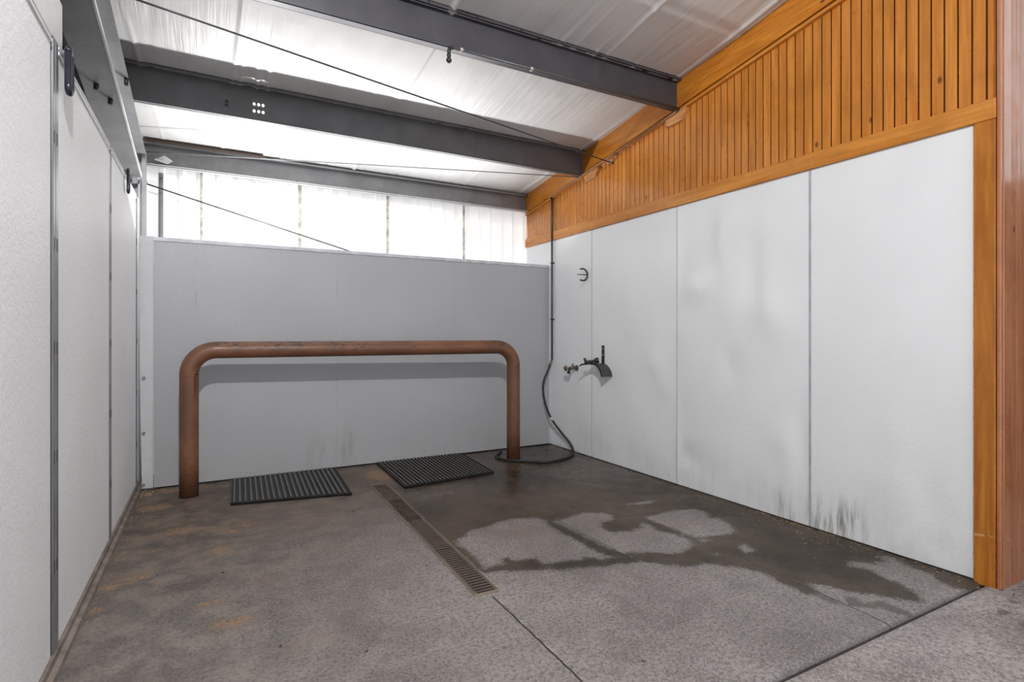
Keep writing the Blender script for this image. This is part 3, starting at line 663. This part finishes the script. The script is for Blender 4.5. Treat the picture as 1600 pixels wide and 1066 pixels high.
# ------------------------------------------------------------------ TRENCH DRAIN
dr = thing('trench_drain', 'rusty slotted trench drain grate set in the floor', 'drain', (1.22, 3.5, 0), kind='thing')
far, near = (1.254, 4.64), (1.196, 2.44)
ax = Vector((near[0]-far[0], near[1]-far[1], 0)); DL = ax.length; ax.normalize(); nx = Vector((-ax.y, ax.x, 0))
def dpt(s_, w, z): return tuple(Vector((*far, 0))+ax*s_+nx*w+Vector((0, 0, z)))
def dbox(s0, s1, w0, w1, z0, z1, b):
    b.add([dpt(s0,w0,z0), dpt(s1,w0,z0), dpt(s1,w1,z0), dpt(s0,w1,z0), dpt(s0,w0,z1), dpt(s1,w0,z1), dpt(s1,w1,z1), dpt(s0,w1,z1)],
          [(0,3,2,1),(4,5,6,7),(0,1,5,4),(1,2,6,5),(2,3,7,6),(3,0,4,7)])
hw = .062
b = MB(); dbox(-.01, DL+.01, -hw-.004, -hw+.001, -.02, .004, b); dbox(-.01, DL+.01, hw-.001, hw+.004, -.02, .004, b); dbox(DL, DL+.01, -hw, hw, -.02, .0035, b); dbox(-.01, 0, -hw, hw, -.02, .0035, b)
b.build('frame', M['frame'], dr)
b = MB(); dbox(0, DL, -hw+.003, hw-.003, -.012, -.0015, b); b.build('channel_bed', M['darkgap'], dr)
def grate(s0, s1, n, mat, name):
    b = MB(); dbox(s0, s1, -hw+.004, -hw+.014, -.002, .003, b); dbox(s0, s1, hw-.014, hw-.004, -.002, .003, b)
    p = (s1-s0)/n
    for k in range(n): dbox(s0+p*k, s0+p*(k+.42), -hw+.012, hw-.012, -.002, .0028, b)
    b.build(name, mat, dr)
M['grate_dirty'] = plain('dirt caked grate', (.055, .036, .026), .8, var=.4)
grate(1.02, 1.60, 19, M['grate'], 'grate'); grate(1.605, DL, 20, M['grate'], 'grate')
grate(.50, 1.015, 17, M['grate_dirty'], 'grate')
b = MB(); dbox(.005, .5, -hw+.004, hw-.004, -.002, .003, b); b.build('caked_cover', M['grate_dirty'], dr)
b = MB(); r = random.Random(9)
for _ in range(60):
    s_ = r.random()*1.1; w = r.uniform(-.05, .05); q = r.uniform(.004, .012); dbox(s_, s_+q, w, w+q, .002, .002+q*.35, b)
b.build('caked_dirt', M['grate_dirty'], dr)['kind'] = 'stuff'

# ------------------------------------------------------------------ WATER PIPE, HOSE, NOZZLE
wp = thing('water_pipe', 'thin dark water pipe from roof beam down the right wall', 'pipe', (XR-.03, 5.33, 1.0))
xq = XR-.024; ln = lambda y: ceil_z(y)-.234
MB().tube([(xq, 5.33, .995), (xq, 5.33, ZT)], .0115, 12).build('lower_pipe', M['pipe_grey'], wp)
MB().tube([(xq, 5.33, ZT), (xq, 5.33, ln(5.33)-.01)], .0135, 12).build('upper_pipe', M['pipe'], wp)
MB().tube([(XR-.052, 5.35, ln(5.35)), (XR-.052, 3.37, ln(3.37)-.012)], .0085, 10).build('sloping_pipe', M['pipe_tan'], wp)
MB().tube([(xq+.005, 5.33, ln(5.33)-.01), (XR-.052, 5.345, ln(5.345))], .0125, 10).build('elbow', M['pipe'], wp)
MB().tube([(XR-.045, 3.355, 3.158), (1.40, 3.355, 3.158)], .0105, 10).build('beam_pipe', M['pipe_grey'], wp)
MB().tube([(XR-.052, 3.38, ln(3.38)-.012), (XR-.052, 3.355, 3.158)], .0105, 10).build('elbow', M['pipe'], wp)
for x in (1.46, 2.0): MB().tube([(x-.012, 3.355, 3.158), (x+.012, 3.355, 3.158)], .0155, 12).build('pipe_clamp', M['clamp'], wp)
for z in (2.1, 1.45): MB().box((XR-.038, 5.315, z-.008), (XR+.002, 5.345, z+.008), .002).build('pipe_clamp', M['black'], wp)
nz = MB().tube([tuple(p) for p in arc((1.40, 3.355, 3.128), .03, math.pi/2, math.pi, 6, (1, 0, 0), (0, 0, 1))]+[(1.37, 3.355, 3.105)], .0115, 10)
nz.tube([(1.37, 3.355, 3.108), (1.37, 3.355, 3.094), (1.37, 3.355, 3.092), (1.37, 3.355, 3.078), (1.37, 3.355, 3.074), (1.37, 3.355, 3.062), (1.37, 3.355, 3.05)], [.014, .014, .011, .013, .019, .017, .007], 12)
nz.build('nozzle', M['black'], wp)
hz = thing('rubber_hose', 'black rubber hose hanging from water pipe and curling on floor', 'hose', (2.95, 4.7, 0), kind='thing')
hp = smooth_path([(xq, 5.33, .995), (xq-.018, 5.325, .955), (3.385, 5.31, .87), (3.318, 5.29, .76), (3.298, 5.28, .645), (3.315, 5.25, .48), (3.361, 5.20, .326), (3.405, 5.07, .19), (3.425, 4.94, .10), (3.415, 4.86, .035), (3.36, 4.78, .014), (3.19, 4.66, .013), (2.95, 4.60, .013), (2.80, 4.70, .013), (2.62, 4.86, .013), (2.585, 5.05, .013), (2.70, 5.20, .013), (2.78, 5.31, .013)], 8)
MB().tube(hp, .0125, 12).build('hose', M['rubber'], hz)
i0 = min(range(len(hp)), key=lambda i: abs(hp[i].z-.325)+(hp[i].x < 3.2)*9)
MB().tube([hp[i0-1], hp[i0], hp[i0+1]], .0145, 12).build('joiner', M['clamp'], hz)
for z in (.978, .955, .935):
    i = min(range(len(hp)), key=lambda i: abs(hp[i].z-z)); d = (hp[i+1]-hp[i]).normalized()*.004
    MB().tube([hp[i]-d, hp[i]+d], .016, 12).build('hose_clamp', M['clamp'], hz)

# ------------------------------------------------------------------ WALL FITTINGS
ho = thing('wall_hook', 'black iron C shaped hook high on the right wall panel', 'hook', (XR, 4.68, 1.9))
MB().tube(arc((XR-.065, 4.68, 1.90), .062, math.radians(-118), math.radians(118), 22, (1, 0, 0), (0, 0, 1)), .0085, 10).build('curved_bar', M['black'], ho)
MB().tube([(XR, 4.68, 1.90), (XR-.135, 4.68, 1.90)], [.007, .004], 10).build('rod', M['pipe_grey'], ho)
fc = thing('faucet', 'dull brass hose faucet on the right wall beside hose hanger', 'faucet', (XR, 4.87, .915))
fy, fz = 4.87, .915
b = MB().tube([(XR, fy, fz), (XR-.014, fy, fz)], [.03, .027], 16).tube([(XR-.01, fy, fz), (XR-.09, fy, fz)], [.016, .018], 12).tube([(XR-.055, fy, fz), (XR-.055, fy, fz+.045)], [.016, .012], 12)
b.build('body', M['brass'], fc)
MB().tube([(XR-.075, fy, fz), (XR-.105, fy, fz-.02), (XR-.112, fy, fz-.06)], [.015, .015, .018], 12).build('spout', M['black'], fc)
b = MB().tube([(XR-.09, fy, fz), (XR-.15, fy, fz+.004)], .008, 10).tube([(XR-.148, fy, fz-.028), (XR-.148, fy, fz+.030)], [.015, .012], 10).tube([(XR-.15, fy-.03, fz+.003), (XR-.15, fy+.03, fz+.003)], .010, 10)
b.build('handle', M['brass'], fc)
MB().tube([(XR-.035, fy-.03, fz-.004), (XR-.035, fy+.03, fz-.004)], .011, 10).build('valve_stem', M['brass'], fc)
hh = thing('hose_hanger', 'black metal hose hanger with curved saddle on right wall', 'hanger', (XR, 4.42, .95))
b = MB().box((XR-.010, 4.395, .93), (XR, 4.435, 1.165), .002)
st = b.build('back_strap', M['black'], hh)
for z in (1.13, 1.07): MB().tube([(XR-.010, 4.415, z), (XR-.015, 4.415, z)], .007, 8).build('bolt', M['clamp'], st)
b = MB(); R_ = .15; vs = []; n = 18
for (x, rr) in ((XR-.004, R_), (XR-.135, R_), (XR-.135, R_-.006), (XR-.004, R_-.006)):
    for k in range(n+1):
        a = math.radians(10+92*k/n); vs.append((x, 4.42-rr*math.cos(a)*1.02, .835+rr*math.sin(a)))
fs = []
for e in range(4):
    for k in range(n): fs.append((e*(n+1)+k, e*(n+1)+k+1, ((e+1) % 4)*(n+1)+k+1, ((e+1) % 4)*(n+1)+k))
b.add(vs, fs, False); b.build('saddle', plain('worn dark saddle', (.05, .05, .052), .42, .3), hh)
b = MB(); vs = []
for rr in (R_-.012, R_+.012):
    for k in range(n+1):
        a = math.radians(10+92*k/n); vs.append((XR-.136, 4.42-rr*math.cos(a)*1.02, .835+rr*math.sin(a)))
b.add(vs, [(k, k+1, n+1+k+1, n+1+k) for k in range(n)]); b.build('front_lip', M['black'], hh)
b = MB().tube([(XR-.10, 4.43, .985), (XR-.155, 4.49, .980), (XR-.185, 4.53, .972), (XR-.20, 4.55, .955)], [.010, .010, .009, .006], 10); b.build('arm', M['black'], hh)
sg = thing('spray_gun', 'small black spray nozzle lying on the hose hanger', 'nozzle', (XR-.14, 4.45, .99))
gz = 1.004
MB().tube([(XR-.045, 4.44, gz+.012), (XR-.075, 4.455, gz+.006), (XR-.078, 4.455, gz+.006), (XR-.16, 4.475, gz-.004), (XR-.18, 4.48, gz-.004)], [.031, .026, .013, .015, .011], 12).build('barrel', M['black'], sg)
MB().tube([(XR-.17, 4.478, gz-.02), (XR-.185, 4.482, gz+.034)], [.012, .014], 10).build('grip', M['black'], sg)

# ------------------------------------------------------------------ WOOD BLOCKS UNDER BEAM ENDS
def wood_block(y, label):
    o = thing('wooden_block', label, 'block', (XR, y, ceil_z(y)-.3), 'pine blocks under beam ends')
    t = lambda yy: ceil_z(yy)-.243
    b = MB().prism([(y+.10, t(y+.10)), (y+.10, t(y+.10)-.045), (y+.065, t(y+.06)-.075), (y-.075, t(y-.075)-.085), (y-.13, t(y-.13)-.03), (y-.13, t(y-.13))], 0, XR-.032, XR)
    b.build('board', M['block'], o); return o
wood_block(3.42, 'pale pine block under end of the nozzle beam')
wood_block(4.60, 'pale pine block under end of the beam with holes')

# ------------------------------------------------------------------ CABLES
def eye(parent, c, u, w, r=.022, t=.006, mat=None):
    return MB().tube(arc(c, r, 0, 2*math.pi, 16, u, w), t, 8).build('eye_bolt', mat or M['galv'], parent)
def cable(label, pts, r, mat, loc):
    o = thing('steel_cable', label, 'cable', loc, 'bracing cables')
    MB().tube(pts, r, 8).build('strand', mat, o); return o
a, e = Vector((-.47, 3.565, 3.09)), Vector((XR, 4.272, 2.963))
c1 = cable('long dark bracing cable crossing under roof to right wall boards', [a.lerp(e, k/12) for k in range(13)], .006, M['cable'], a)
MB().tube([e, e+Vector((-.05, -.012, .002))], [.014, .008], 10).build('end_fitting', M['cable_grey'], c1)
a, e = Vector((-.525, 5.66, 2.842)), Vector((3.40, 4.73, 2.93))
c3 = cable('thin grey bracing cable from left corner to beam with holes', [a.lerp(e, k/12) for k in range(13)], .0048, M['cable_grey'], a)
eye(c3, (-.522, 5.62, 2.862), Vector((.88, -.48, 0)), (0, 0, 1), .028, .008)
a, e = Vector((-.50, 5.80, 2.605)), Vector((1.56, 5.80, 2.06))
c2 = cable('dark bracing cable slanting down behind the partition', [a.lerp(e, k/8) for k in range(9)], .0065, M['cable'], a)
eye(c2, (-.505, 5.79, 2.612), Vector((.88, -.48, 0)), (0, 0, 1), .018, .007)

# ------------------------------------------------------------------ LOOSE BITS
def litter(name, label, spots, mat, seed, smin, smax, flat=.35):
    r = random.Random(seed); b = MB()
    for (x, y, sx, sy, n) in spots:
        for _ in range(n):
            px_, py_ = x+r.gauss(0, sx), y+r.gauss(0, sy)
            px_ = min(max(px_, XL+.05), XR-.025); py_ = min(py_, YP-.02)
            a = r.uniform(0, 3.14); l = r.uniform(smin, smax); w = l*r.uniform(.15, .5); h = w*flat+.001
            c_, s_ = math.cos(a), math.sin(a)
            q = [(px_+c_*u_-s_*v_, py_+s_*u_+c_*v_) for u_, v_ in ((-l, -w), (l, -w), (l, w), (-l, w))]
            b.add([(p[0], p[1], .001) for p in q]+[(p[0], p[1], .001+h) for p in q], [(0,3,2,1),(4,5,6,7),(0,1,5,4),(1,2,6,5),(2,3,7,6),(3,0,4,7)])
    return tag(b.build(name, mat), label, 'debris', kind='stuff')
litter('straw_debris', 'bits of straw and chaff along foot of right wall', [(3.41, 2.4, .05, .55, 130), (3.36, 1.9, .07, .3, 70), (3.15, 2.3, .2, .4, 50), (3.44, 3.6, .02, .8, 60), (3.2, 1.6, .15, .15, 20)], M['straw'], 4, .002, .008)
litter('wood_shavings', 'pale shavings heaped in the far left floor corner', [(-.44, 5.25, .04, .05, 90), (-.30, 5.3, .06, .03, 50), (-.45, 4.6, .03, .5, 40), (-.455, 3.4, .015, .6, 25)], plain('pale shavings', (.36, .25, .13), .9), 8, .003, .008)
litter('dark_debris', 'dark dirt crumbs along foot of partition and right wall', [(.3, 5.36, .5, .015, 80), (2.4, 5.36, .6, .012, 60), (3.45, 4.4, .012, .7, 80), (3.452, 2.2, .01, .8, 70), (2.0, 4.2, .8, .5, 14), (.6, 3.0, .5, .7, 8)], M['grate_dirty'], 6, .003, .010, .6)

# ------------------------------------------------------------------ LIGHT
def area(name, loc, target, sx, sy, power, col=(1, 1, 1), spread=math.pi):
    l = bpy.data.lights.new(name, 'AREA'); l.shape = 'RECTANGLE'; l.size, l.size_y = sx, sy; l.energy = power; l.color = col
    o = bpy.data.objects.new(name, l); C.objects.link(o); o.location = loc
    l.spread = spread; o.rotation_euler = (Vector(target)-Vector(loc)).to_track_quat('-Z', 'Y').to_euler(); return o
area('strip_light', (1.3, 5.66, 1.99), (1.3, 4.785, 2.91), 2.8, .05, 27, (1, .99, .975), math.radians(125))
area('flood_light', (.40, 5.66, 1.985), (.40, 4.785, 2.91), .09, .06, 15, (1, .99, .975))
area('bay_light', (.05, .05, 3.74), (1.2, 5.0, .8), .10, .10, 108, (1, .985, .96))
W = bpy.data.worlds.new('World'); bpy.context.scene.world = W; W.use_nodes = True
bg = W.node_tree.nodes['Background']; bg.inputs[0].default_value = (.93, .96, 1, 1); bg.inputs[1].default_value = 1.0

# ------------------------------------------------------------------ CAMERA
cd = bpy.data.cameras.new('Camera'); cd.sensor_fit = 'HORIZONTAL'; cd.sensor_width = 36; cd.lens = 859.33/1600*36
cd.shift_y = -(533-523.607)/1600
cd.clip_start = .02
cam = bpy.data.objects.new('Camera', cd); C.objects.link(cam); cam.location = (0, 0, 1.27)
cam.rotation_euler = (math.radians(90), 0, -.5019); bpy.context.scene.camera = cam
sc = bpy.context.scene
sc.view_settings.view_transform = 'Standard'; sc.view_settings.look = 'None'; sc.view_settings.exposure = .42
sc.cycles.max_bounces = 10; sc.cycles.diffuse_bounces = 6; sc.cycles.caustics_reflective = False; sc.cycles.caustics_refractive = False
sc.cycles.sample_clamp_indirect = 6
